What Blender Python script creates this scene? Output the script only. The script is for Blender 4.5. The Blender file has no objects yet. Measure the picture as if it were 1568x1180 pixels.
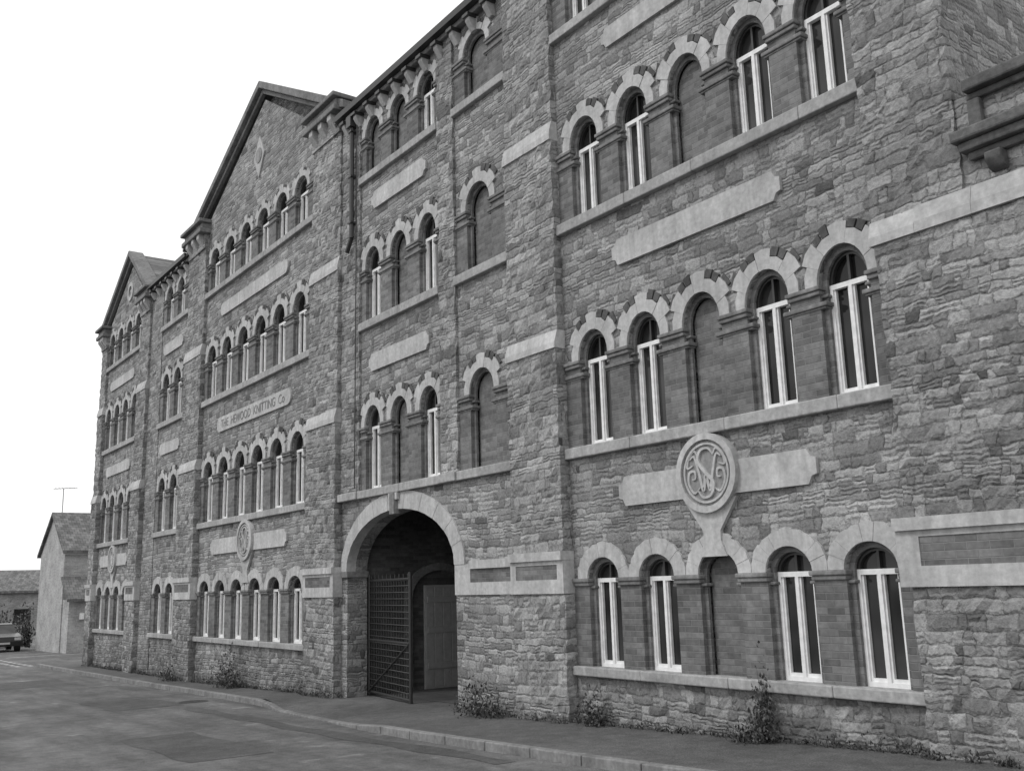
import bpy, bmesh, math, random, numpy as np
from mathutils import Matrix, Vector
random.seed(7)
SC=bpy.context.scene; COL=bpy.context.collection
Y0=8.657
# ------------------------------------------------------------------ node helpers
def newmat(name,rough=.9,spec=.3):
    m=bpy.data.materials.new(name); m.use_nodes=True; nt=m.node_tree
    b=nt.nodes['Principled BSDF']; b.inputs['Roughness'].default_value=rough
    b.inputs['Specular IOR Level'].default_value=spec
    return m,nt,b
class N:
    def __init__(s,nt): s.nt=nt
    def _in(s,n,i,v):
        if isinstance(v,(int,float)): n.inputs[i].default_value=v
        elif isinstance(v,tuple): n.inputs[i].default_value=v
        else: s.nt.links.new(v,n.inputs[i])
    def m(s,op,a,b=0.,c=0.):
        n=s.nt.nodes.new('ShaderNodeMath'); n.operation=op
        s._in(n,0,a); s._in(n,1,b); s._in(n,2,c); return n.outputs[0]
    def comb(s,x,y,z=0.):
        n=s.nt.nodes.new('ShaderNodeCombineXYZ'); s._in(n,0,x);s._in(n,1,y);s._in(n,2,z); return n.outputs[0]
    def pos(s):
        g=s.nt.nodes.new('ShaderNodeNewGeometry'); q=s.nt.nodes.new('ShaderNodeSeparateXYZ')
        s.nt.links.new(g.outputs['Position'],q.inputs[0]); return g.outputs['Position'],q.outputs
    def noise(s,vec,scale,detail=3.,rough=.55):
        n=s.nt.nodes.new('ShaderNodeTexNoise'); s._in(n,'Vector',vec)
        n.inputs['Scale'].default_value=scale;n.inputs['Detail'].default_value=detail;n.inputs['Roughness'].default_value=rough
        return n.outputs[0]
    def wn(s,vec):
        n=s.nt.nodes.new('ShaderNodeTexWhiteNoise'); n.noise_dimensions='3D'; s._in(n,'Vector',vec); return n.outputs[0]
    def mr(s,v,a,b,c,d,smooth=False):
        n=s.nt.nodes.new('ShaderNodeMapRange'); 
        if smooth: n.interpolation_type='SMOOTHSTEP'
        s._in(n,0,v)
        for i,k in enumerate((a,b,c,d)): s._in(n,1+i,k)
        return n.outputs[0]
    def mix(s,f,a,b):
        return s.m('ADD',s.m('MULTIPLY',a,s.m('SUBTRACT',1.,f)),s.m('MULTIPLY',b,f))
    def grey(s,v): return s.comb(v,v,v)
    def bump(s,h,dist,strength=1.,b=None):
        n=s.nt.nodes.new('ShaderNodeBump'); n.inputs['Distance'].default_value=dist;n.inputs['Strength'].default_value=strength
        s.nt.links.new(h,n.inputs['Height']); s.nt.links.new(n.outputs[0],b.inputs['Normal'])
def rubble(name,h=.108,w0=.11,w1=.16,lo=.17,hi=.37,mort=.17,thr=.70):
    m,nt,b=newmat(name,.92,.2); n=N(nt); P,xyz=n.pos()
    d=n.m('SUBTRACT',n.noise(P,6.5,2.),.5)
    u=n.m('ADD',n.m('ADD',xyz[0],xyz[1]),n.m('MULTIPLY',d,.12)); v=n.m('ADD',xyz[2],n.m('MULTIPLY',d,.085))
    v1=n.m('ADD',n.m('DIVIDE',v,h),n.m('ADD',n.m('MULTIPLY',n.m('SINE',n.m('MULTIPLY',v,7.3)),.4),n.m('MULTIPLY',n.m('SINE',n.m('MULTIPLY',u,1.3)),.25)))
    row=n.m('FLOOR',v1); fv=n.m('FRACT',v1)
    rr=n.wn(n.comb(row,3.3,1.7))
    w=n.m('ADD',w0,n.m('MULTIPLY',rr,w1))
    u1=n.m('ADD',n.m('DIVIDE',u,w),n.m('MULTIPLY',rr,37.))
    u1=n.m('ADD',u1,n.m('MULTIPLY',n.m('SINE',n.m('ADD',n.m('MULTIPLY',u1,2.1),row)),.38))
    cell=n.m('FLOOR',u1); fu=n.m('FRACT',u1)
    rc=n.wn(n.comb(row,cell,5.))
    sp=n.m('GREATER_THAN',rc,thr)
    fv2x=n.m('MULTIPLY',fv,2.); sub=n.m('MULTIPLY',n.m('FLOOR',fv2x),sp)
    fvs=n.mix(sp,fv,n.m('FRACT',fv2x)); hh=n.mix(sp,h,h*.5)
    r2=n.wn(n.comb(row,cell,n.m('ADD',sub,9.)))
    eu=n.m('MULTIPLY',n.m('MINIMUM',fu,n.m('SUBTRACT',1.,fu)),w)
    ev=n.m('MULTIPLY',n.m('MINIMUM',fvs,n.m('SUBTRACT',1.,fvs)),hh)
    fine=n.noise(P,26.,3.,.7); big=n.noise(P,.5,5.,.6); md=n.noise(P,2.3,2.)
    e=n.m('ADD',n.m('SMOOTH_MIN',eu,ev,.022),n.m('MULTIPLY',n.m('SUBTRACT',fine,.5),.024))
    mask=n.mr(e,-.004,.008,0.,1.,True)
    c=n.mr(r2,0.,1.,lo,hi)
    c=n.m('MULTIPLY',c,n.mr(rc,.0,.12,.55,1.))
    c=n.mix(mask,n.m('MULTIPLY',mort,n.mr(md,.3,.7,.45,1.7)),c)
    c=n.m('MULTIPLY',c,n.mr(fine,.3,.7,.72,1.26))
    c=n.m('MULTIPLY',c,n.mr(big,.3,.7,.76,1.18))
    c=n.m('MULTIPLY',c,n.mr(md,.35,.7,.9,1.1))
    c=n.m('MULTIPLY',c,n.mr(n.m('ADD',xyz[2],n.m('MULTIPLY',big,.8)),-.4,.9,.70,1.))
    nt.links.new(n.grey(c),b.inputs['Base Color'])
    hgt=n.m('ADD',n.m('MULTIPLY',n.m('MINIMUM',e,.026),30.),n.m('ADD',n.m('MULTIPLY',fine,.75),n.m('MULTIPLY',r2,.35)))
    n.bump(hgt,.018,.9,b); return m
def brick(name,lo=.115,hi=.20,mort=.20):
    m,nt,b=newmat(name,.9,.2); n=N(nt); P,xyz=n.pos()
    u=n.m('ADD',xyz[0],xyz[1]); h=.073; w=.215
    v1=n.m('DIVIDE',xyz[2],h); row=n.m('FLOOR',v1); fv=n.m('FRACT',v1)
    u1=n.m('ADD',n.m('DIVIDE',u,w),n.m('MULTIPLY',row,.5)); cell=n.m('FLOOR',u1); fu=n.m('FRACT',u1)
    r=n.wn(n.comb(row,cell,2.))
    e=n.m('MINIMUM',n.m('MULTIPLY',n.m('MINIMUM',fu,n.m('SUBTRACT',1.,fu)),w),n.m('MULTIPLY',n.m('MINIMUM',fv,n.m('SUBTRACT',1.,fv)),h))
    mask=n.mr(e,.003,.006,0.,1.); f=n.noise(P,16.,3.); big=n.noise(P,1.1,3.)
    c=n.m('MULTIPLY',n.mr(r,0.,1.,lo,hi),n.mr(f,.3,.7,.8,1.2)); c=n.mix(mask,mort,c); c=n.m('MULTIPLY',c,n.mr(big,.3,.7,.78,1.22))
    nt.links.new(n.grey(c),b.inputs['Base Color']); n.bump(n.m('ADD',mask,n.m('MULTIPLY',f,.5)),.006,.8,b); return m
def stone(name,base=.5,var=.2,bmp=.006,rough=.85,fs=16.):
    m,nt,b=newmat(name,rough,.25); n=N(nt); P,xyz=n.pos()
    f=n.noise(P,fs,4.,.65); g=n.noise(P,1.7,4.,.65)
    st=n.noise(n.comb(n.m('MULTIPLY',n.m('ADD',xyz[0],xyz[1]),9.),n.m('MULTIPLY',xyz[2],.9),0.),1.,3.)
    c=n.m('MULTIPLY',base,n.mr(f,.3,.7,1-var,1+var)); c=n.m('MULTIPLY',c,n.mr(g,.3,.7,1-var*1.2,1+var)); c=n.m('MULTIPLY',c,n.mr(st,.35,.7,.84,1.08))
    nt.links.new(n.grey(c),b.inputs['Base Color']); n.bump(f,bmp,.8,b); return m
def plain(name,v,rough=.5,spec=.5,metal=0.):
    m,nt,b=newmat(name,rough,spec); n=N(nt); P,xyz=n.pos(); f=n.noise(P,12.,2.)
    nt.links.new(n.grey(n.m('MULTIPLY',v,n.mr(f,.3,.7,.88,1.1))),b.inputs['Base Color']); b.inputs['Metallic'].default_value=metal; return m
def tiles(name,ax=0):
    m,nt,b=newmat(name,.85,.2); n=N(nt); P,xyz=n.pos()
    v1=n.m('DIVIDE',xyz[2],.13); row=n.m('FLOOR',v1); fv=n.m('FRACT',v1)
    u1=n.m('ADD',n.m('DIVIDE',xyz[ax],.25),n.m('MULTIPLY',row,.5)); r=n.wn(n.comb(row,n.m('FLOOR',u1),1.)); fu=n.m('FRACT',u1)
    e=n.m('MINIMUM',fv,n.m('MULTIPLY',n.m('MINIMUM',fu,n.m('SUBTRACT',1.,fu)),2.)); mask=n.mr(e,.03,.14,.45,1.)
    c=n.m('MULTIPLY',n.m('MULTIPLY',n.mr(r,0.,1.,.11,.2),mask),n.mr(n.noise(P,3.,3.),.3,.7,.8,1.2))
    nt.links.new(n.grey(c),b.inputs['Base Color']); n.bump(fv,.02,.7,b); return m
M={}
M['rubble']=rubble('rubble_stone'); M['rubble2']=rubble('rubble_quoin_stone',h=.125,w0=.13,w1=.2,lo=.19,hi=.38,mort=.18,thr=.78)
M['brick']=brick('dark_brick'); M['ash']=stone('pale_ashlar',.46,.16); M['sill']=stone('sill_stone',.36,.2)
M['cap']=stone('weathered_capital_stone',.20,.28); M['dark']=stone('dark_voussoir_stone',.10,.3); M['coping']=stone('coping_stone',.19,.25)
M['white']=plain('white_paint',.78,.4); M['iron']=plain('black_iron',.03,.45); M['gutter']=plain('dark_gutter_paint',.035,.4)
M['tile']=tiles('roof_tiles'); M['tile_y']=tiles('house_roof_tiles',1); M['door']=plain('grey_door_paint',.38,.5)
M['lead']=stone('crest_field',.27,.2); M['lining']=brick('passage_brick',.07,.13,.11)  # passage lining: the gateway's deep shade is put into a darkened brick colour
def glassmat():
    m,nt,b=newmat('window_glass',.06,.5); n=N(nt); P,xyz=n.pos(); f=n.noise(P,.9,2.)
    nt.links.new(n.grey(n.mr(f,.35,.65,.012,.06)),b.inputs['Base Color']); b.inputs['IOR'].default_value=1.36  # paler patches in the base colour stand in for grey reflections
    n.bump(n.noise(P,2.,1.),.004,.3,b); return m
M['glass']=glassmat()
# ------------------------------------------------------------------ mesh accumulators
class Part:
    def __init__(s,name,mat,parent=None,bevel=0): s.name=name;s.mat=mat;s.bm=bmesh.new();s.parent=parent;s.bevel=bevel
    def box(s,x0,x1,y0,y1,z0,z1):
        vs=[s.bm.verts.new((x,y,z)) for x in (x0,x1) for y in (y0,y1) for z in (z0,z1)]
        for f in ((0,1,3,2),(4,6,7,5),(0,4,5,1),(2,3,7,6),(0,2,6,4),(1,5,7,3)): s.bm.faces.new([vs[i] for i in f])
    def rough(s,x0,x1,y0,y1,z0,z1,step=.09,amp=.018,jx0=1,jx1=1):
        nx=max(1,round((x1-x0)/step)); nz=max(1,round((z1-z0)/step)); ny=2
        path=[(x0,y1)]+[(x0,y1+(y0-y1)*j/ny) for j in range(1,ny)]+[(x0+(x1-x0)*i/nx,y0) for i in range(nx+1)]+[(x1,y0+(y1-y0)*j/ny) for j in range(1,ny)]+[(x1,y1)]
        rows=[]
        for k in range(nz+1):
            z=z0+(z1-z0)*k/nz; r=[]
            for (x,y) in path:
                a=random.uniform(-1,1)*amp; b=random.uniform(-1,1)*amp*.8
                dx=0
                if x==x0 and jx0: dx=b
                if x==x1 and jx1: dx=b
                r.append(s.bm.verts.new((x+dx,y+(a if y==y0 else 0),z)))
            rows.append(r)
        for k in range(nz):
            for i in range(len(path)-1): s.bm.faces.new((rows[k][i],rows[k][i+1],rows[k+1][i+1],rows[k+1][i]))
        s.bm.faces.new(rows[0][::-1]); s.bm.faces.new(rows[-1])
    def prism(s,pts,y,t):
        a=[s.bm.verts.new((p[0],y,p[1])) for p in pts]; c=[s.bm.verts.new((p[0],y+t,p[1])) for p in pts]
        s.bm.faces.new(a); s.bm.faces.new(c[::-1]); k=len(pts)
        for i in range(k): s.bm.faces.new((a[i],c[i],c[(i+1)%k],a[(i+1)%k]))
    def prismx(s,pts,x,t):
        a=[s.bm.verts.new((x,p[0],p[1])) for p in pts]; c=[s.bm.verts.new((x+t,p[0],p[1])) for p in pts]
        s.bm.faces.new(a); s.bm.faces.new(c[::-1]); k=len(pts)
        for i in range(k): s.bm.faces.new((a[i],c[i],c[(i+1)%k],a[(i+1)%k]))
    def tube(s,p,q,r,k=8):
        p=Vector(p);q=Vector(q);d=(q-p).normalized();a=d.orthogonal().normalized();b=d.cross(a)
        A=[];B=[]
        for i in range(k):
            o=(a*math.cos(6.2832*i/k)+b*math.sin(6.2832*i/k))*r; A.append(s.bm.verts.new(p+o));B.append(s.bm.verts.new(q+o))
        for i in range(k): s.bm.faces.new((A[i],B[i],B[(i+1)%k],A[(i+1)%k]))
        s.bm.faces.new(A[::-1]);s.bm.faces.new(B)
    def done(s):
        if len(s.bm.faces)==0: return None
        bmesh.ops.recalc_face_normals(s.bm,faces=s.bm.faces)
        me=bpy.data.meshes.new(s.name); s.bm.to_mesh(me); s.bm.free(); me.materials.append(s.mat)
        o=bpy.data.objects.new(s.name,me); COL.objects.link(o)
        if s.parent: o.parent=s.parent
        if s.bevel:
            b=o.modifiers.new('bevel','BEVEL'); b.width=s.bevel; b.segments=2; b.limit_method='ANGLE'
        return o
def empty(name):
    o=bpy.data.objects.new(name,None); COL.objects.link(o); return o
BLD=empty('stone_factory_building')
wall=Part('rubble_walls',M['rubble'],BLD); pil=Part('pilasters',M['rubble2'],BLD); brk=Part('brick_piers',M['brick'],BLD)
ash=Part('pale_stone_dressings',M['ash'],BLD,.009); sil=Part('window_sills',M['sill'],BLD,.014); cap=Part('capitals',M['cap'],BLD,.014)
drk=Part('dark_voussoirs',M['dark'],BLD,.006); frm=Part('window_frames',M['white'],BLD); gls=Part('window_glass',M['glass'],BLD)
cop=Part('gable_copings',M['coping'],BLD,.02); rof=Part('roofs',M['tile'],BLD); gut=Part('gutters_and_pipes',M['gutter'],BLD)
fld=Part('crest_fields',M['lead'],BLD)
LV=[(.50,.62,1.76,2.03),(3.39,3.54,4.76,5.14),(6.68,6.84,7.92,8.32),(9.76,9.91,10.76,11.1)]
ET=11.36   # eaves level of the recessed bays
def arc(xc,a,sp,b,n=14): return [(xc-a*math.cos(math.pi*i/n),sp+b*math.sin(math.pi*i/n)) for i in range(n+1)]
def opening(xc,w,sb,sp,cr,blind):
    wi=w-.12; x0,x1=xc-wi/2,xc+wi/2; b=cr-sp-.06
    if blind:
        brk.prism([(x1,sb),(x0,sb)]+arc(xc,wi/2,sp,b),Y0+.135,.05); return
    gls.prism([(x1,sb),(x0,sb)]+arc(xc,wi/2,sp,b),Y0+.165,.03)
    ya,yb=Y0+.10,Y0+.16
    t=.036
    frm.box(x0,x0+t,ya,yb,sb,sp); frm.box(x1-t,x1,ya,yb,sb,sp)
    frm.box(xc-.02,xc+.02,ya,yb,sb,sp+.0)
    frm.box(x0+t,xc-.02,ya,yb,sb,sb+.045); frm.box(xc+.02,x1-t,ya,yb,sb,sb+.045)
    frm.box(x0+t,xc-.02,ya,yb,sp-.055,sp); frm.box(xc+.02,x1-t,ya,yb,sp-.055,sp)
    for (a,c) in ((x0+t,xc-.02),(xc+.02,x1-t)):
        s=.022; frm.box(a,a+s,ya+.02,yb,sb+.045,sp-.055); frm.box(c-s,c,ya+.02,yb,sb+.045,sp-.055)
        frm.box(a+s,c-s,ya+.02,yb,sb+.045,sb+.08)
    o=arc(xc,wi/2,sp,b,10); i_=arc(xc,wi/2-.03,sp,b-.03,10)
    gut.prism(o+i_[::-1],ya+.01,.05); gut.box(xc-.014,xc+.014,ya+.012,yb,sp,sp+b-.028)
def ring(xc,r,sp,cr,hl,hr,zig=True,T=.19,top=False):
    b=cr-sp; n=7 if zig else 9
    def P(a,rad): 
        x=-(r+rad)*math.cos(a); x=max(-hl,min(hr,x)); return (xc+x, sp+.002+(b+rad)*math.sin(a))
    g=.003
    for k in range(n):
        a0=math.pi*k/n+g; a1=math.pi*(k+1)/n-g; am=(a0+a1)/2
        if k==0: a0=0
        if k==n-1: a1=math.pi
        ext=T+random.uniform(-.012,.012)
        if zig: ext=(T+.05 if k in (1,3,5) else T-.045)+random.uniform(-.015,.015)
        pts=[P(a0,0),P(am,0),P(a1,0),P(a1,ext),P(am,ext+.012),P(a0,ext)]
        if abs(P(a0,ext)[0]-P(a1,ext)[0])<.004 and k in(0,n-1): pts=[P(a0,0),P(am,0),P(a1,0),P(a1,ext),P(a0,ext)]
        ash.prism(pts,Y0-.026-random.random()*.01,.045)
        if zig and k in (2,4):
            for q in (0,1):
                b0=a0+(a1-a0)*q*.5+.02; b1=a0+(a1-a0)*(q+1)*.5-.02; h=random.uniform(.10,.15) if not top else .07
                drk.prism([P(b0,ext+.012),P(b1,ext+.012),P(b1,ext+h),P(b0,ext+h)],Y0-.03,.04)
        if zig and k in (1,5) and not top:
            h=random.uniform(.06,.10)
            drk.prism([P(a0+.05,ext+.012),P(a1-.12,ext+.012),P(a1-.12,ext+h),P(a0+.05,ext+h)],Y0-.022,.03)
def capital(xa,xb,sp,lo=True):
    cap.box(xa-.035,xb+.035,Y0-.055,Y0+.10,sp-.05,sp+.0)
    cap.box(xa-.018,xb+.018,Y0-.035,Y0+.10,sp-.10,sp-.05)
    cap.box(xa-.085,xb+.085,Y0+.02,Y0+.135,sp-.135,sp-.10)
    if lo:
        cap.box(xa-.095,xb+.095,Y0-.03,Y0+.14,sp-.235,sp-.185)
        cap.box(xa-.075,xb+.075,Y0-.012,Y0+.12,sp-.26,sp-.235)
def bay(cs,w,xl,xr,levels,top,blind=None,sillx=True):
    blind=blind or {}
    p=(cs[1]-cs[0]) if len(cs)>1 else 9.
    r=w/2
    if 0 in levels: wall.rough(xl,xr,Y0,Y0+.2,-1.2,LV[0][0],.1,.016,0,0)
    for L in levels:
        sb,st,sp,cr=LV[L]
        nxt=LV[L+1][0] if L+1<=3 else None
        if sillx:
            x=xl
            while x<xr-.01:
                x1=min(xr,x+random.uniform(1.2,1.7)); x1=xr if xr-x1<.4 else x1
                sil.box(x+.002,x1-.002,Y0-.085-random.random()*.006,Y0+.19,sb,st); x=x1
        ed=[xl]+[e for c in cs for e in (c-r,c+r)]+[xr]
        for i in range(0,len(ed),2):
            brk.box(ed[i],ed[i+1],Y0,Y0+.06,st,sp)
            a=ed[i]-(.06 if i>0 else 0); b_=ed[i+1]+(.06 if i<len(ed)-2 else 0)
            brk.box(a,b_,Y0+.06,Y0+.1,st,sp)
            capital(ed[i]+(.04 if i==0 else 0),ed[i+1]-(.04 if i==len(ed)-2 else 0),sp,L>0)
        pts=[(xl,sp)]
        for c in cs: pts+=arc(c,r,sp,cr-sp)
        pts+=[(xr,sp)]
        if nxt: pts+=[(xr,nxt),(xl,nxt)]
        else: pts+=top
        wall.prism(pts,Y0,.06)
        pts=[(xl,sp)]
        for c in cs: pts+=arc(c,r-.06,sp,cr-sp-.06)
        pts+=[(xr,sp),(xr,cr+.1),(xl,cr+.1)]
        brk.prism(pts,Y0+.06,.04)
        for j,c in enumerate(cs):
            opening(c,w,st,sp,cr,blind.get((L,j),blind.get(j)))
            hl=p/2-.002 if j>0 else min(p/2,c-xl-.01); hr=p/2-.002 if j<len(cs)-1 else min(p/2,xr-c-.01)
            ring(c,r,sp,cr,hl,hr,L>0,.19 if L<3 else .165,L==3)
def gable(xl,xr,pk,foot,peak):
    t=.2
    for s,(xa) in ((1,xl),(-1,xr)):
        pts=[(xa,foot),(pk,peak),(pk,peak+t),(xa-s*.25,foot+t-.12),(xa-s*.25,foot-.1)]
        cop.prism(pts,Y0-.2,.5)
        pts=[(xa+s*.1,foot-.06),(pk,peak-.13),(pk,peak-.002),(xa,foot-.002)]
        cop.prism(pts,Y0-.09,.12)
        rof.prism([(xa,foot-.05),(pk,peak),(pk,peak+.1),(xa-s*.2,foot+.02)],Y0+.3,13.5)
C_c=[-22.85+1.16*(i-2.5) for i in range(6)]
bay(C_c,.72,-26.35,-19.15,[0,1,2,3],[(-19.15,12.1),(-22.35,14.1),(-26.35,12.1)])
E_c=[-9.97+1.01*i for i in range(5)]
bay(E_c,.62,-10.6,-5.42,[0,1,2,3],[(-5.42,11.9),(-8.15,13.9),(-10.6,11.9)],blind={2:1})
A_c=[-36.7+1.12*i for i in range(4)]
bay(A_c,.70,-37.2,-32.75,[0,1,2,3],[(-32.75,11.7),(-34.5,13.1),(-37.2,11.5)])
bay([-29.85,-28.75],.68,-30.5,-27.8,[0,1,2,3],[(-27.8,ET),(-30.5,ET)])
bay([-16.44,-15.40,-14.36],.62,-16.95,-13.93,[1,2,3],[(-13.93,ET),(-16.95,ET)],blind={1:1,(3,0):1})
bay([-12.72],.72,-13.42,-11.8,[1,2,3],[(-11.8,ET),(-13.42,ET)],blind={0:1})
gable(-27.95,-17.7,-22.35,11.8,14.38); gable(-11.9,-4.4,-8.1,11.8,14.3); gable(-38.1,-31.7,-34.45,11.3,13.45)
for a,b in ((-17.75,-16.95),(-13.93,-13.42)):
    pil.rough(a,b,Y0-.05,Y0+.2,3.54,ET)
    sil.box(a,b,Y0-.12,Y0+.2,3.39,3.54)
wall.box(-31.7,-30.5,Y0-.02,Y0+.2,-1.2,ET)
# gate wall
gx,ga,gs,gb=-15.55,1.95,2.05,1.05
wall.prism([(-17.95,-1.2),(gx-ga,-1.2)]+arc(gx,ga,gs,gb,24)+[(gx+ga,-1.2),(-11.9,-1.2),(-11.9,3.39),(-17.95,3.39)],Y0,.42)
o=arc(gx+.03,ga+.27,gs,gb+.32,22); i_=arc(gx,ga-.004,gs,gb-.004,22)
for k in range(22):
    ash.prism([i_[k],i_[k+1],( o[k+1][0],o[k+1][1]),(o[k][0],o[k][1])],Y0-.03-.005*(k%2),.2)
cap.box(gx-ga-.2,gx-ga+.05,Y0-.04,Y0+.44,gs-.12,gs-.002)
cap.box(gx-.07,gx+.1,Y0-.12,Y0+.02,3.0,3.385); ash.box(gx-.14,gx+.17,Y0-.1,Y0-.04,3.26,3.385)
ash.box(gx+ga-.003,-13.15,Y0-.025,Y0+.03,1.57,gs-.002)
def pband(xl,xr,pr,z0=1.57,z1=2.12,edge=.12):
    y=Y0-pr
    ash.box(xl-.02,xr+.02,y-.07,Y0,z1-.1,z1+.02)
    ash.box(xl-.014,xr+.014,y-.03,Y0,z1-.16,z1-.1)
    ash.box(xl-.014,xr+.014,y-.03,Y0,z0,z0+.19)
    ash.box(xl-.014,xl+edge,y-.03,Y0,z0+.19,z1-.16); ash.box(xr-edge,xr+.014,y-.03,Y0,z0+.19,z1-.16)
    brk.box(xl+edge,xr-edge,y-.018,Y0,z0+.19,z1-.16)
def weather(xl,xr,p0,p1,z0,z1):
    x=xl-.014
    while x<xr:
        x1=min(xr+.014,x+random.uniform(.5,.8)); x1=xr+.014 if xr-x1<.25 else x1; j=random.uniform(-.012,.012)
        ash.prismx([(Y0,z0),(Y0-p0-.026-abs(j)*.5,z0),(Y0-p0-.026,z0+.1+j),(Y0-p1-.014,z1+j),(Y0,z1+j)],x,x1-x-.004); x=x1
def pilaster(xl,xr,top=11.3,head=True,band=True):
    pil.rough(xl,xr,Y0-.17,Y0+.2,-1.2,5.02)
    pil.rough(xl,xr,Y0-.13,Y0+.2,5.02,8.25)
    pil.rough(xl,xr,Y0-.09,Y0+.2,8.25,top)
    weather(xl,xr,.17,.13,5.0,5.28); weather(xl,xr,.13,.09,8.2,8.5)
    if band: pband(xl,xr,.17)
    if head:
        z=top; n=3
        for i in range(n):
            c=xl+(xr-xl)*(i+.5)/n; ash.prismx([(Y0-.08,z+.1),(Y0-.13,z+.1),(Y0-.27,z+.3),(Y0-.27,z+.42),(Y0-.08,z+.42)],c-.09,.18)
        pil.box(xl,xr,Y0-.13,Y0+.2,z,z+.42)
        cop.box(xl-.12,xr+.12,Y0-.32,Y0+.2,z+.42,z+.55); cop.box(xl-.06,xr+.06,Y0-.25,Y0+.2,z+.55,z+.72); cop.box(xl-.14,xr+.14,Y0-.36,Y0+.25,z+.72,z+.82)
pilaster(-27.8,-26.35); pilaster(-19.15,-17.75); pilaster(-11.8,-10.6)
pilaster(-37.95,-37.2,10.7); pilaster(-32.75,-31.7,10.8)
pil.rough(-5.47,-4.48,Y0-.12,Y0+.2,5.0,12.2)
wall.rough(-5.42,3.0,Y0-.16,Y0+.2,-1.2,4.95,.1,.018)
weather(-5.46,3.0,.16,.12,4.93,5.2)
pband(-5.5,3.0,.16,1.58,2.2,.22)
pil.box(-4.48,3.0,Y0-.08,Y0+.3,5.22,6.13)
wing=Part('wing_cornice',stone('sooty_cornice_stone',.13,.3),BLD,.02)
wing.box(-4.33,3.0,Y0-.22,Y0+.3,6.10,6.22); wing.box(-4.34,3.0,Y0-.14,Y0-.08,6.03,6.10)
wing.box(-4.47,3.0,Y0-.28,Y0-.08,5.62,5.73); wing.box(-4.43,3.0,Y0-.22,Y0-.08,5.53,5.62); wing.box(-4.38,3.0,Y0-.15,Y0-.08,5.45,5.53)
for i in range(12):
    pr=[(Y0-.08,5.45),(Y0-.22,5.45),(Y0-.22,5.38),(Y0-.17,5.30),(Y0-.08,5.27)]; wing.prismx(pr,-4.2+i*.7,.16)
wing.box(-4.33,-4.2,Y0-.16,Y0-.08,5.73,6.03)
wing.done()
ash.box(-13.15,-11.9,Y0-.025,Y0+.01,1.57,1.76); ash.box(-13.15,-11.9,Y0-.05,Y0+.01,1.97,2.1); brk.box(-13.15,-11.9,Y0-.012,Y0,1.76,1.97)
def eave(xl,xr):
    e=ET
    gut.prismx([(Y0-.27,e+.2),(Y0-.25,e+.09),(Y0-.15,e+.09),(Y0-.13,e+.2)],xl,xr-xl)
    cop.box(xl,xr,Y0-.13,Y0+.2,e,e+.1)
    n=int((xr-xl)/.52)
    for i in range(n):
        c=xl+(xr-xl)*(i+.5)/n
        ash.prismx([(Y0,e-.28),(Y0-.06,e-.28),(Y0-.17,e-.12),(Y0-.17,e-.06),(Y0,e-.06)],c-.06,.12)
        gut.box(c-.09,c+.09,Y0-.22,Y0,e-.06,e-.001)
    rof.prismx([(Y0-.2,e+.17),(Y0+5.,13.2),(Y0+5.,13.05),(Y0-.2,e+.1)],xl-.1,xr-xl+.2)
    rof.prismx([(Y0+5.,13.2),(Y0+10.,11.5),(Y0+10.,11.4),(Y0+5.,13.05)],xl-.6,xr-xl+1.2)
eave(-17.75,-11.9); eave(-31.7,-27.8)
gut.tube((-17.15,Y0-.13,ET+.1),(-17.15,Y0-.13,8.7),.05); gut.tube((-17.15,Y0-.13,8.7),(-17.35,Y0-.13,8.45),.05); gut.box(-17.25,-17.05,Y0-.22,Y0-.05,ET-.25,ET)
for z in (9.0,10.0,11.0): gut.box(-17.22,-17.08,Y0-.19,Y0-.05,z,z+.04)
gut.tube((-17.0,Y0-.09,11.3),(-17.05,Y0-.09,3.6),.012,6)
# tablets and crests -------------------------------------------------
def tablet(xa,xb,z0,z1,ends=True):
    h=(z1-z0)/2; zc=(z0+z1)/2
    pts=[(xa+.0,zc-h*.45),(xa+h*.35,zc-h*.55),(xa+h*.6,z0),(xb-h*.6,z0),(xb-h*.35,zc-h*.55),(xb,zc-h*.45),(xb,zc+h*.45),(xb-h*.35,zc+h*.55),(xb-h*.6,z1),(xa+h*.6,z1),(xa+h*.35,zc+h*.55),(xa,zc+h*.45)]
    if ends=='round':
        pts=[(xa+h+h*math.cos(a),zc+h*math.sin(a)) for a in [math.pi/2+math.pi*i/8 for i in range(9)]]+[(xb-h+h*math.cos(a),zc+h*math.sin(a)) for a in [-math.pi/2+math.pi*i/8 for i in range(9)]]
    ash.prism(pts,Y0-.045,.06)
def text(body,x,z,size,y,mat,depth=.012,name='carved_lettering',sx=1.):
    cu=bpy.data.curves.new(name,'FONT'); cu.body=body; cu.size=size; cu.extrude=depth; cu.align_x='CENTER'; cu.align_y='CENTER'
    o=bpy.data.objects.new(name,cu); COL.objects.link(o); o.location=(x,y,z); o.rotation_euler=(math.pi/2,0,0); o.scale=(sx,1,1)
    bpy.context.view_layer.update(); dg=bpy.context.evaluated_depsgraph_get()
    me=bpy.data.meshes.new_from_object(o.evaluated_get(dg)); me.transform(o.matrix_world); bpy.data.objects.remove(o)
    q=bpy.data.objects.new(name,me); me.materials.clear(); me.materials.append(mat); COL.objects.link(q); q.parent=BLD
def circ(xc,zc,r,n=32): return [(xc+r*math.cos(2*math.pi*i/n),zc+r*math.sin(2*math.pi*i/n)) for i in range(n)]
def annul(part,xc,zc,r0,r1,y,t,n=36):
    a=circ(xc,zc,r0,n);b=circ(xc,zc,r1,n)
    for i in range(n):
        j=(i+1)%n; part.prism([a[i],a[j],b[j],b[i]],y,t)
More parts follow.
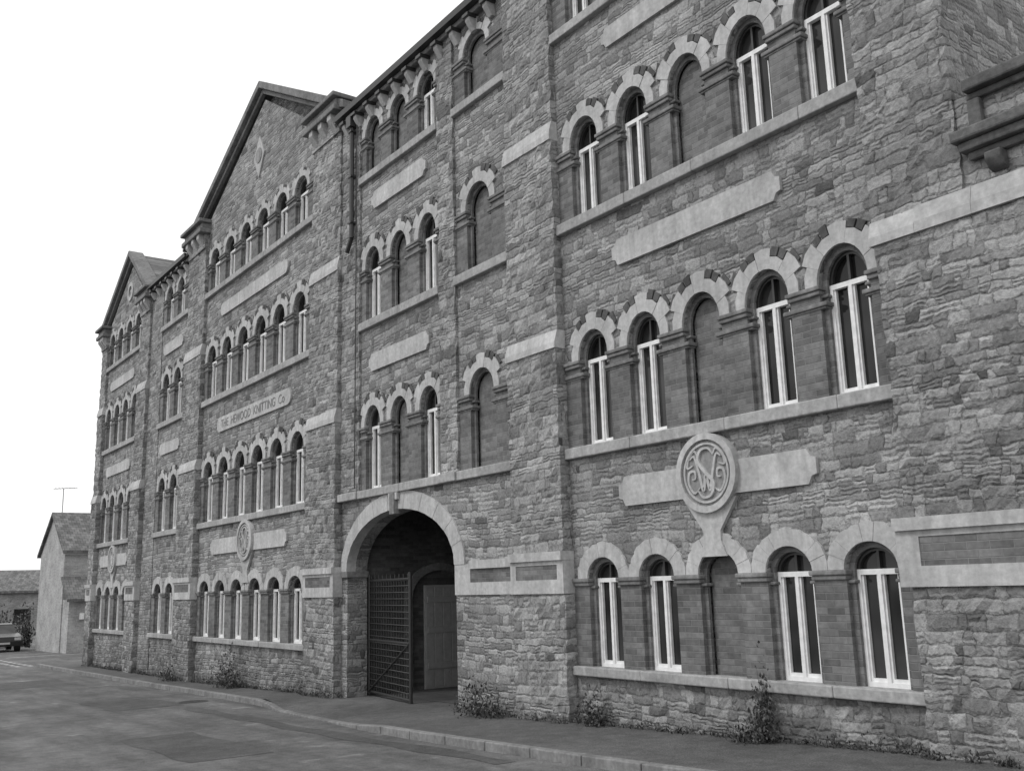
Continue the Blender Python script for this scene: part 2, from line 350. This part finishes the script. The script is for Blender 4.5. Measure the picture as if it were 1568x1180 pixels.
def stroke(part,pts,wd,y,t):
    P=[Vector(p) for p in pts]; Q=[]
    for i in range(len(P)-1):
        a=P[max(i-1,0)];b=P[i];c=P[i+1];d=P[min(i+2,len(P)-1)]
        for k in range(6):
            u=k/6; Q.append(.5*((2*b)+(c-a)*u+(2*a-5*b+4*c-d)*u*u+(-a+3*b-3*c+d)*u**3))
    Q.append(P[-1]); L=[];R=[]
    for i,q in enumerate(Q):
        d=(Q[min(i+1,len(Q)-1)]-Q[max(i-1,0)]).normalized(); nn=Vector((-d.y,d.x)); w_=wd*(.35+.65*math.sin(math.pi*i/(len(Q)-1)))
        L.append(q+nn*w_);R.append(q-nn*w_)
    for i in range(len(Q)-1):
        part.prism([tuple(L[i]),tuple(L[i+1]),tuple(R[i+1]),tuple(R[i])],y,t)
def crest(xc,zc,s=1.):
    fld.prism(circ(xc,zc,.40*s),Y0-.07,.07)
    annul(ash,xc,zc,.385*s,.46*s,Y0-.11,.11); annul(ash,xc,zc,.325*s,.35*s,Y0-.095,.03)
    ash.prism([(xc-.40*s,zc-.30*s),(xc-.19*s,zc-.58*s),(xc-.13*s,zc-.66*s),(xc-.13*s,zc-.78*s),(xc-.2*s,zc-.95*s),(xc+.2*s,zc-.95*s),(xc+.13*s,zc-.78*s),(xc+.13*s,zc-.66*s),(xc+.19*s,zc-.58*s),(xc+.40*s,zc-.30*s)],Y0-.055,.05)
    T=lambda l:[(xc+a*s,zc+b*s) for a,b in l]
    w_=.02*s
    stroke(ash,T([(.13,.2),(.05,.28),(-.07,.26),(-.11,.14),(0,.0),(.11,-.12),(.07,-.25),(-.05,-.28),(-.13,-.2)]),w_,Y0-.10,.03)
    stroke(ash,T([(-.24,.17),(-.17,.2),(-.11,.02),(-.05,-.2),(0,-.02),(.05,-.2),(.11,.02),(.17,.2),(.24,.17)]),w_,Y0-.094,.03)
    for sg in (-1,1):
        stroke(ash,T([(sg*.10,-.16),(sg*.2,-.22),(sg*.28,-.1),(sg*.26,.02),(sg*.18,.03),(sg*.17,-.05),(sg*.22,-.06)]),w_*.8,Y0-.09,.03)
        stroke(ash,T([(sg*.2,.10),(sg*.29,.08),(sg*.26,.2),(sg*.17,.27),(sg*.12,.2)]),w_*.8,Y0-.09,.03)
tablet(-9.55,-6.45,2.66,3.04); crest(-7.97,2.93,1.02)
tablet(-9.46,-6.6,5.89,6.25); tablet(-9.46,-6.6,9.12,9.42)
tablet(-25.3,-20.4,2.68,3.06); crest(-22.8,2.93,1.05)
tablet(-25.1,-20.3,5.82,6.2,'round'); tablet(-25.1,-20.6,8.98,9.32,'round')
text('THE  HEWOOD  KNITTING  Co',-22.7,6.0,.31,Y0-.046,M['cap'],.006,'carved_lettering',.95)
tablet(-16.55,-14.3,5.8,6.14); tablet(-16.45,-14.35,9.08,9.44)
tablet(-36.8,-33.3,2.7,3.08); crest(-35.0,2.93)
for z in (6.0,9.1): tablet(-36.6,-33.5,z-.17,z+.17); tablet(-30.2,-28.3,z-.17,z+.17)
ash.prism([(-22.6-.35,12.65),(-22.6,12.05),(-22.6+.35,12.65),(-22.6,13.2)],Y0-.04,.06)
fld.prism(circ(-22.6,12.65,.2),Y0-.055,.03)
annul(ash,-34.6,12.2,.2,.34,Y0-.04,.06)
core=Part('building_core',M['rubble'],BLD); yb=Y0+13.8
core.box(-37.93,-17.77,Y0+.2,yb,-1.2,11.3); core.box(-17.77,-4.5,Y0+.2,yb,3.4,11.3)
core.box(-13.2,-4.5,Y0+.42,yb,-1.2,3.4)
core.box(-11.9,-4.5,Y0+.2,Y0+.42,-1.2,3.4)
core.box(-17.6,-13.5,Y0+7.,yb,-1.2,3.4)
core.box(-4.5,3.,Y0+.3,yb,-1.2,6.1)
for xl,xr,pk,f,p in ((-27.8,-17.8,-22.35,11.3,14.25),(-11.85,-4.5,-8.1,11.3,14.2),(-37.93,-31.8,-34.45,11.0,13.35)):
    core.prism([(xl,f-.0),(xr,f-.0),(xr,f+.45),(pk,p),(xl,f+.45)],Y0+.2,.3)
core.done()
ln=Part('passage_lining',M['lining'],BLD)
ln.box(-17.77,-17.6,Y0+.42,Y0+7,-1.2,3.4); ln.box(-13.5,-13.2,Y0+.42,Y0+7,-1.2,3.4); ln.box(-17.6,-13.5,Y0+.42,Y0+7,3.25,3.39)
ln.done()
for p_ in (wall,pil,brk,ash,sil,cap,drk,frm,gls,cop,rof,gut,fld): p_.done()
dr=Part('passage_door',M['door'],BLD,.006)
dr.prismx([(Y0+1.75,-.3),(Y0+2.6,-.3),(Y0+2.6,1.75),(Y0+1.75,1.75)],-17.6,.06)
for z in (.1,.8,1.4): dr.box(-17.54,-17.51,Y0+1.8,Y0+2.55,z,z+.12)
for i in range(4): dr.box(-17.54,-17.53,Y0+1.77+i*.205,Y0+1.95+i*.205,-.25,1.7)
dr.done()
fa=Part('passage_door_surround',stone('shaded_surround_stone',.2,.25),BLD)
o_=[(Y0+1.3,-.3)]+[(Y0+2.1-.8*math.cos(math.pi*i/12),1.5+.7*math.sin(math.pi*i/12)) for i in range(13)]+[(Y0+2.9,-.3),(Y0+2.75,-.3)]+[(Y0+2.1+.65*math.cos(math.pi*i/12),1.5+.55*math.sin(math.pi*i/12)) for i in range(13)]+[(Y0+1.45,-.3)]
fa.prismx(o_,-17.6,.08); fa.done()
bd=Part('passage_back_doors',plain('dark_wood',.05,.6),BLD,.01)
for i in range(12): bd.box(-17.5+i*.33,-17.19+i*.33,Y0+6.9,Y0+6.98,-.4,2.6)
bd.done()
# iron gate ------------------------------------------------------------
G=empty('iron_gate'); g=Part('gate_leaf',M['iron'],G)
gy=Y0+.45; xa,za,zb_=-17.44,-.2,1.86
ex,ey=-15.33,Y0+.14
def gp(t,z,d=0.): return (xa+(ex-xa)*t,gy+(ey-gy)*t+d,z)
for t in (0,1): g.tube(gp(t,za-.05),gp(t,zb_+.12),.032,10)
for z in (za,zb_,.75): g.tube(gp(0,z),gp(1,z),.024,6)
n=16
for i in range(1,n): g.tube(gp(i/n,za),gp(i/n,zb_),.0095,5)
for i in range(1,18): z=za+(zb_-za)*i/18; g.tube(gp(0,z,-.016),gp(1,z,-.016),.0095,5)
g.tube(gp(0,za,-.03),gp(1,.75,-.03),.016,6)
for i in range(10): g.tube(gp((i+.5)/10,zb_),gp((i+.5)/10,zb_+.1),.012,5)
xo=-13.66
for y in (gy,gy+1.9): g.box(xo-.025,xo+.025,y-.03,y+.03,za,zb_+.1)
for z in (za,zb_,.75): g.box(xo-.02,xo+.02,gy,gy+1.9,z-.025,z+.025)
for i in range(1,15): y=gy+1.9*i/15; g.box(xo-.012,xo+.012,y-.011,y+.011,za,zb_)
g.done()
# ------------------------------------------------------------------ ground
zx=[(-400,-1.1),(-70,-1.05),(-60,-.95),(-38,-.65),(-26,-.51),(-17.8,-.29),(-13.6,-.2),(-10.85,-.11),(-7.4,0.),(-5,.09),(0,.2),(20,.35),(400,.35)]
def zb(x): return float(np.interp(x,[a for a,_ in zx],[b for _,b in zx]))
ky=[(-400,7.8),(-41.5,7.7),(-39,7.65),(-25,7.75),(-18.6,7.45),(-17.0,7.15),(-14.5,7.0),(-12.2,6.78),(-8,6.72),(20,6.6),(400,6.6)]
def yk(x): return float(np.interp(x,[a for a,_ in ky],[b for _,b in ky]))
def kh(x): return float(np.interp(x,[-18.6,-17.2,-14.2,-12.8],[.10,.025,.025,.10]))
def asphalt(name,base,agg=80.,patch=True):
    m,nt,b=newmat(name,.8,.3); n=N(nt); P,xyz=n.pos()
    f=n.noise(P,agg,2.,.7); g=n.noise(P,.5,5.,.65); k=n.noise(P,5.,4.,.65)
    c=n.m('MULTIPLY',base,n.mr(f,.3,.7,.5,1.55)); c=n.m('MULTIPLY',c,n.mr(g,.3,.7,.72,1.32)); c=n.m('MULTIPLY',c,n.mr(k,.3,.7,.78,1.25))
    if patch:
        st=n.noise(n.comb(n.m('MULTIPLY',xyz[0],.22),n.m('MULTIPLY',xyz[1],1.3),0.),1.6,3.); c=n.m('MULTIPLY',c,n.mr(st,.35,.65,.8,1.24))
        sp=n.noise(P,1.3,3.); c=n.m('MULTIPLY',c,n.mr(sp,.62,.72,1.,1.7,True))
        ck=n.noise(P,.8,6.,.7); c=n.m('MULTIPLY',c,n.mr(n.m('ABSOLUTE',n.m('SUBTRACT',ck,.5)),.0,.006,.6,1.))
    nt.links.new(n.grey(c),b.inputs['Base Color']); n.bump(f,.01,.8,b); return m
M['road']=asphalt('road_asphalt',.112); M['pave']=asphalt('pavement_asphalt',.098,60.,False); M['kerb']=stone('kerb_stone',.22,.25)
M['patch']=asphalt('repair_asphalt',.08,60.,False); M['paint']=stone('road_paint',.5,.3)
def sheet(name,xs,ys,zf,mat,parent=None):
    bm=bmesh.new(); rows=[[bm.verts.new((x,(y(x) if callable(y) else y),zf(x,j))) for j,y in enumerate(ys)] for x in xs]
    for i in range(len(xs)-1):
        for j in range(len(ys)-1): bm.faces.new((rows[i][j],rows[i+1][j],rows[i+1][j+1],rows[i][j+1]))
    me=bpy.data.meshes.new(name);bm.to_mesh(me);bm.free();me.materials.append(mat);o=bpy.data.objects.new(name,me);COL.objects.link(o);o.parent=parent;return o
XS=[-400,-200,-100,-70,-60,-50]+[-45+.5*i for i in range(131)]+[40,100,400]
road=sheet('road',XS,[-300,-60,-3.,0,4,8,20,60,400],lambda x,j:zb(x)-.10,M['road'])
PX=[-41.5+.4*i for i in range(160)]
pav=sheet('pavement',PX,[lambda x:yk(x)+.1,lambda x:yk(x)+.4,lambda x:Y0+.6],lambda x,j:(zb(x)-.10+kh(x)) if j==0 else (zb(x)-.06+kh(x)*.5 if j==1 else zb(x)),M['pave'])
sheet('passage_floor',[-17.6,-15.5,-13.4],[Y0+.55,Y0+7.2],lambda x,j:zb(x)+.004,M['pave'],BLD)
RP=empty('road_repair_patches')
for (x0,x1,y0,y1) in ((-15.5,-12.2,4.0,5.1),(-24.,-20.5,5.2,6.6),(-19.6,-9.,6.2,6.5),(-33,-30,4.2,6.6)):
    nx=max(3,int((x1-x0)/.5)); xs=[x0+(x1-x0)*i/nx for i in range(nx+1)]
    sheet('patch',xs,[(lambda x,y0=y0:y0+.05*math.sin(x*3.1)),(lambda x,y1=y1:y1+.06*math.sin(x*2.3+1))],lambda x,j:zb(x)-.10+.004,M['patch'],RP)
mh=Part('manhole_cover',M['iron'],None); mh.tube((-21.,6.9,zb(-21)-.11),(-21.,6.9,zb(-21)-.092),.3,24); mh.done()
kb=Part('kerb',M['kerb'],None,.012)
x=-41.5
while x<20:
    x1=x+.9; a,c=x+.008,x1-.008
    v=[]
    for xx in (a,c):
        for yy,zz in ((yk(xx)-.03,-.4),(yk(xx)-.03,kh(xx)+.004),(yk(xx)+.1,kh(xx)+.004),(yk(xx)+.1,-.4)):
            v.append(kb.bm.verts.new((xx,yy,zb(xx)-.10+zz)))
    for f in ((0,1,2,3),(7,6,5,4),(0,4,5,1),(1,5,6,2),(2,6,7,3)): kb.bm.faces.new([v[i] for i in f])
    x=x1
kb.done()
sheet('opposite_pavement',[-41.5+2*i for i in range(32)],[-4.2,-1.9],lambda x,j:zb(x)+.01,M['pave'])
def strip(name,pts,w):
    bm=bmesh.new()
    for (x0,y0,x1,y1) in pts:
        d=Vector((x1-x0,y1-y0)).normalized(); nn=Vector((-d.y,d.x))*w/2
        bm.faces.new([bm.verts.new((x+s*nn.x,y+s*nn.y,zb(x)-.10+.006)) for x,y,s in ((x0,y0,1),(x1,y1,1),(x1,y1,-1),(x0,y0,-1))])
    me=bpy.data.meshes.new(name);bm.to_mesh(me);bm.free();me.materials.append(M['paint']);o=bpy.data.objects.new(name,me);COL.objects.link(o)
strip('road_markings',[(-42+ -1.1*i,7.6,-42.7-1.1*i,7.6) for i in range(10)]+[(-42-1.1*i,7.15,-42.7-1.1*i,7.15) for i in range(10)]+[(-40.8,8.2,-40.8,12),(-51.5,8.2,-51.5,16)],.15)
# ------------------------------------------------------------------ houses
H=empty('brick_house'); hz=-1.3
hb=Part('walls',brick('house_brick',.30,.40,.42),H); hr=Part('roof',M['tile_y'],H); ht=Part('trim',M['white'],H); hd=Part('garage_door',M['door'],H); hg=Part('windows',M['glass'],H)
hb.prism([(-54,hz),(-60,hz),(-60,4.05),(-57,6.0),(-54,4.05)],10.95,14)
hr.prism([(-53.7,3.9),(-57,6.02),(-60.3,3.9),(-60.3,4.05),(-57,6.2),(-53.7,4.05)],10.8,14.3)
hb.box(-54,-52.6,11.0,25,hz,1.6); hr.prism([(-52.3,1.5),(-54.02,2.6),(-54.02,2.75),(-52.3,1.65)],10.85,14.3)
hd.box(-52.6,-52.56,12.4,14.8,hz,1.15); ht.box(-52.6,-52.5,12.3,12.4,hz,1.25); ht.box(-52.6,-52.5,12.4,14.9,1.15,1.25)
for i in range(5): hd.box(-52.56,-52.55,12.45,14.75,-.9+i*.42,-.55+i*.42)
ht.box(-52.6,-52.45,11.5,11.7,.65,.95)
ht.box(-53.98,-53.9,10.85,25,3.85,3.95)
hg.box(-54.02,-53.95,14,15.5,2.9,3.7)
ant=Part('tv_antenna',plain('aluminium',.35,.4,.5,.8),H)
ant.tube((-57,11.3,6.0),(-57,11.3,7.5),.03,6); ant.tube((-57,10.8,7.45),(-57,12.0,7.55),.02,6)
for i in range(7): ant.tube((-57.3,10.85+.17*i,7.46+.012*i),(-56.7,10.85+.17*i,7.46+.012*i),.014,5)
for p_ in (hb,hr,ht,hd,hg,ant): p_.done()
H2=empty('brick_house'); h2=Part('walls',brick('far_house_brick',.2,.3,.3),H2); h2r=Part('roof',M['tile_y'],H2)
h2.prism([(-92,-1.5),(-100,-1.5),(-100,2.4),(-96,4.0),(-92,2.4)],8,11); h2r.prism([(-91.6,2.2),(-96,4.02),(-100.4,2.2),(-100.4,2.4),(-96,4.2),(-91.6,2.4)],7.7,11.6)
h2g=Part('windows',M['glass'],H2)
for y in (9,12,15): h2g.box(-92.05,-91.98,y,y+1.3,-.4,.9)
for p_ in (h2,h2r,h2g): p_.done()
# ------------------------------------------------------------------ foliage
def leafmat(name,lo,hi):
    m,nt,b=newmat(name,.7,.3); n=N(nt); P,_=n.pos(); f=n.noise(P,14.,2.)
    nt.links.new(n.grey(n.mr(f,.35,.65,lo,hi)),b.inputs['Base Color']); return m
LM=leafmat('foliage',.025,.12)
def plant(name,blobs,leaf=.03,den=1.):
    bm=bmesh.new()
    for (x,y,z,rx,ry,rz,n) in blobs:
        for k in range(3):
            a=random.uniform(0,6.28); p=Vector((x,y,z)); q=p+Vector((math.cos(a)*rx*.7,math.sin(a)*ry*.5,rz*1.3))
            s=Vector((.004,0,0)); bm.faces.new([bm.verts.new(c) for c in (p-s,p+s,q+s*.4,q-s*.4)])
        for i in range(int(n*den)):
            d=Vector((random.gauss(0,.45),random.gauss(0,.45),abs(random.gauss(0,.6))))
            c=Vector((x+d.x*rx,y+d.y*ry,z+d.z*rz)); s=leaf*random.uniform(.5,1.5)
            R=Matrix.Rotation(random.uniform(0,6.28),3,'Z')@Matrix.Rotation(random.uniform(.1,1.5),3,'X')
            vs=[bm.verts.new(c+R@Vector(v)*s) for v in ((-.5,0,0),(0,-.9,.1),(.5,0,0),(0,1.1,.15))]
            bm.faces.new(vs)
    me=bpy.data.meshes.new(name);bm.to_mesh(me);bm.free();me.materials.append(LM);o=bpy.data.objects.new(name,me);COL.objects.link(o);return o
plant('wall_shrub',[(-23.2,Y0-.3,zb(-23.2),.5,.3,.6,620),(-22.8,Y0-.3,zb(-23),.3,.25,.4,300)])
plant('wall_shrub',[(-12.55,Y0-.35,zb(-12.5),.4,.25,.36,620),(-12.1,Y0-.35,zb(-12.1),.25,.2,.22,260)],.026)
plant('wall_shrub',[(-10.1,Y0-.2,zb(-10),.25,.2,.28,420)],.024)
plant('wall_shrub',[(-7.3,Y0-.2,zb(-7.3),.17,.2,.46,650),(-7.35,Y0-.1,zb(-7.3)+.2,.09,.08,.42,140),(-7.5,Y0-.25,zb(-7.4),.3,.2,.13,300)],.024)
plant('wall_shrub',[(-27.4,Y0-.35,zb(-28),.4,.2,.35,260)])
bl=[]
x=-38.
while x<-3:
    if not(-17.6<x<-13.5):
        off=.2 if (-11.8<x<-10.6 or -19.15<x<-17.7 or -27.8<x<-26.3 or x>-5.5) else .05
        h=random.uniform(.03,.13); bl.append((x,Y0-off-.05,zb(x),.16,.08,h,int(random.uniform(12,60))))
    x+=random.uniform(.06,.22)
plant('weeds',bl,.018)
plant('hedge',[(-66-random.random()*3,8.0+.25*i,-1.+.5*random.random(),.9,.6,1.1,260) for i in range(14)]+[(-61.5,10.75,-.9,.7,.35,1.5,500)],.09)
# ------------------------------------------------------------------ car
CAR=empty('parked_car'); cb=Part('body',plain('dark_car_paint',.03,.25),CAR,.05); cg=Part('windows',M['glass'],CAR,.02); cw=Part('wheels',plain('tyre_rubber',.02,.8),CAR); cl=Part('lights',plain('lamp_lens',.5,.2),CAR)
cx,cy,cz=-61.5,9.35,zb(-60.5)-.1
prof=[(-2.0,.3),(2.05,.3),(2.12,.55),(2.05,.8),(1.1,.95),(-1.75,.98),(-2.05,.85),(-2.1,.5)]
cb.prism([(cx+a,cz+b) for a,b in prof],cy-.85,1.7)
cb.prism([(cx+a,cz+b) for a,b in ((-1.5,1.36),(.0,1.42),(.3,1.38),(.25,1.43),(-.1,1.48),(-1.45,1.44))],cy-.62,1.24)
cg.prism([(cx+a,cz+b) for a,b in ((-1.75,.96),(1.1,.94),(.3,1.38),(-1.5,1.38))],cy-.7,1.4)
for wx in (-1.3,1.3):
    for s in (-1,1): cw.tube((cx+wx,cy+s*.62,cz+.31),(cx+wx,cy+s*.87,cz+.31),.31,20)
for s in (-.62,.62): cl.box(cx+2.04,cx+2.12,cy+s-.16,cy+s+.16,cz+.62,cz+.76)
cl.box(cx+2.1,cx+2.14,cy-.25,cy+.25,cz+.42,cz+.52)
for p_ in (cb,cg,cw,cl): p_.done()
gw=Part('garden_wall',M['rubble'],None); gw.box(-41,22,-4.6,-4.25,-1.2,1.3); gw.done()
# ------------------------------------------------------------------ light
w=bpy.data.worlds.new('World'); SC.world=w; w.use_nodes=True; nt=w.node_tree; bg=nt.nodes['Background']
sk=nt.nodes.new('ShaderNodeTexSky'); sk.sky_type='NISHITA'; sk.sun_disc=False
el,az=math.radians(50),math.radians(200)
sk.sun_elevation=el; sk.sun_rotation=az
bw=nt.nodes.new('ShaderNodeRGBToBW'); nt.links.new(sk.outputs[0],bw.inputs[0])
n=N(nt); v=n.m('ADD',n.m('MULTIPLY',n.m('MINIMUM',bw.outputs[0],12.),.15),9.2)
nt.links.new(n.grey(v),bg.inputs[0]); bg.inputs[1].default_value=.12
sd=bpy.data.lights.new('sun','SUN'); sd.energy=1.2; sd.angle=math.radians(16); so=bpy.data.objects.new('sun',sd); COL.objects.link(so)
dirv=Vector((math.sin(az)*math.cos(el),math.cos(az)*math.cos(el),math.sin(el)))
so.rotation_euler=dirv.to_track_quat('Z','Y').to_euler()
# ------------------------------------------------------------------ camera
f,yaw,pit,rol=1498.3,math.radians(35.996),math.radians(11.521),math.radians(-1.626)
fw=np.array([-math.cos(yaw)*math.cos(pit),math.sin(yaw)*math.cos(pit),math.sin(pit)])
r=np.cross(fw,[0,0,1]); r/=np.linalg.norm(r); u=np.cross(r,fw)
c,s=math.cos(rol),math.sin(rol); r2=c*r+s*u; u2=c*u-s*r
cd=bpy.data.cameras.new('camera'); co=bpy.data.objects.new('camera',cd); COL.objects.link(co)
co.matrix_world=Matrix(((r2[0],u2[0],-fw[0],0),(r2[1],u2[1],-fw[1],0),(r2[2],u2[2],-fw[2],1.7),(0,0,0,1)))
cd.sensor_width=36; cd.lens=36*f/1568; cd.clip_end=2000; cd.clip_start=.05
SC.camera=co
SC.view_settings.view_transform='Standard'
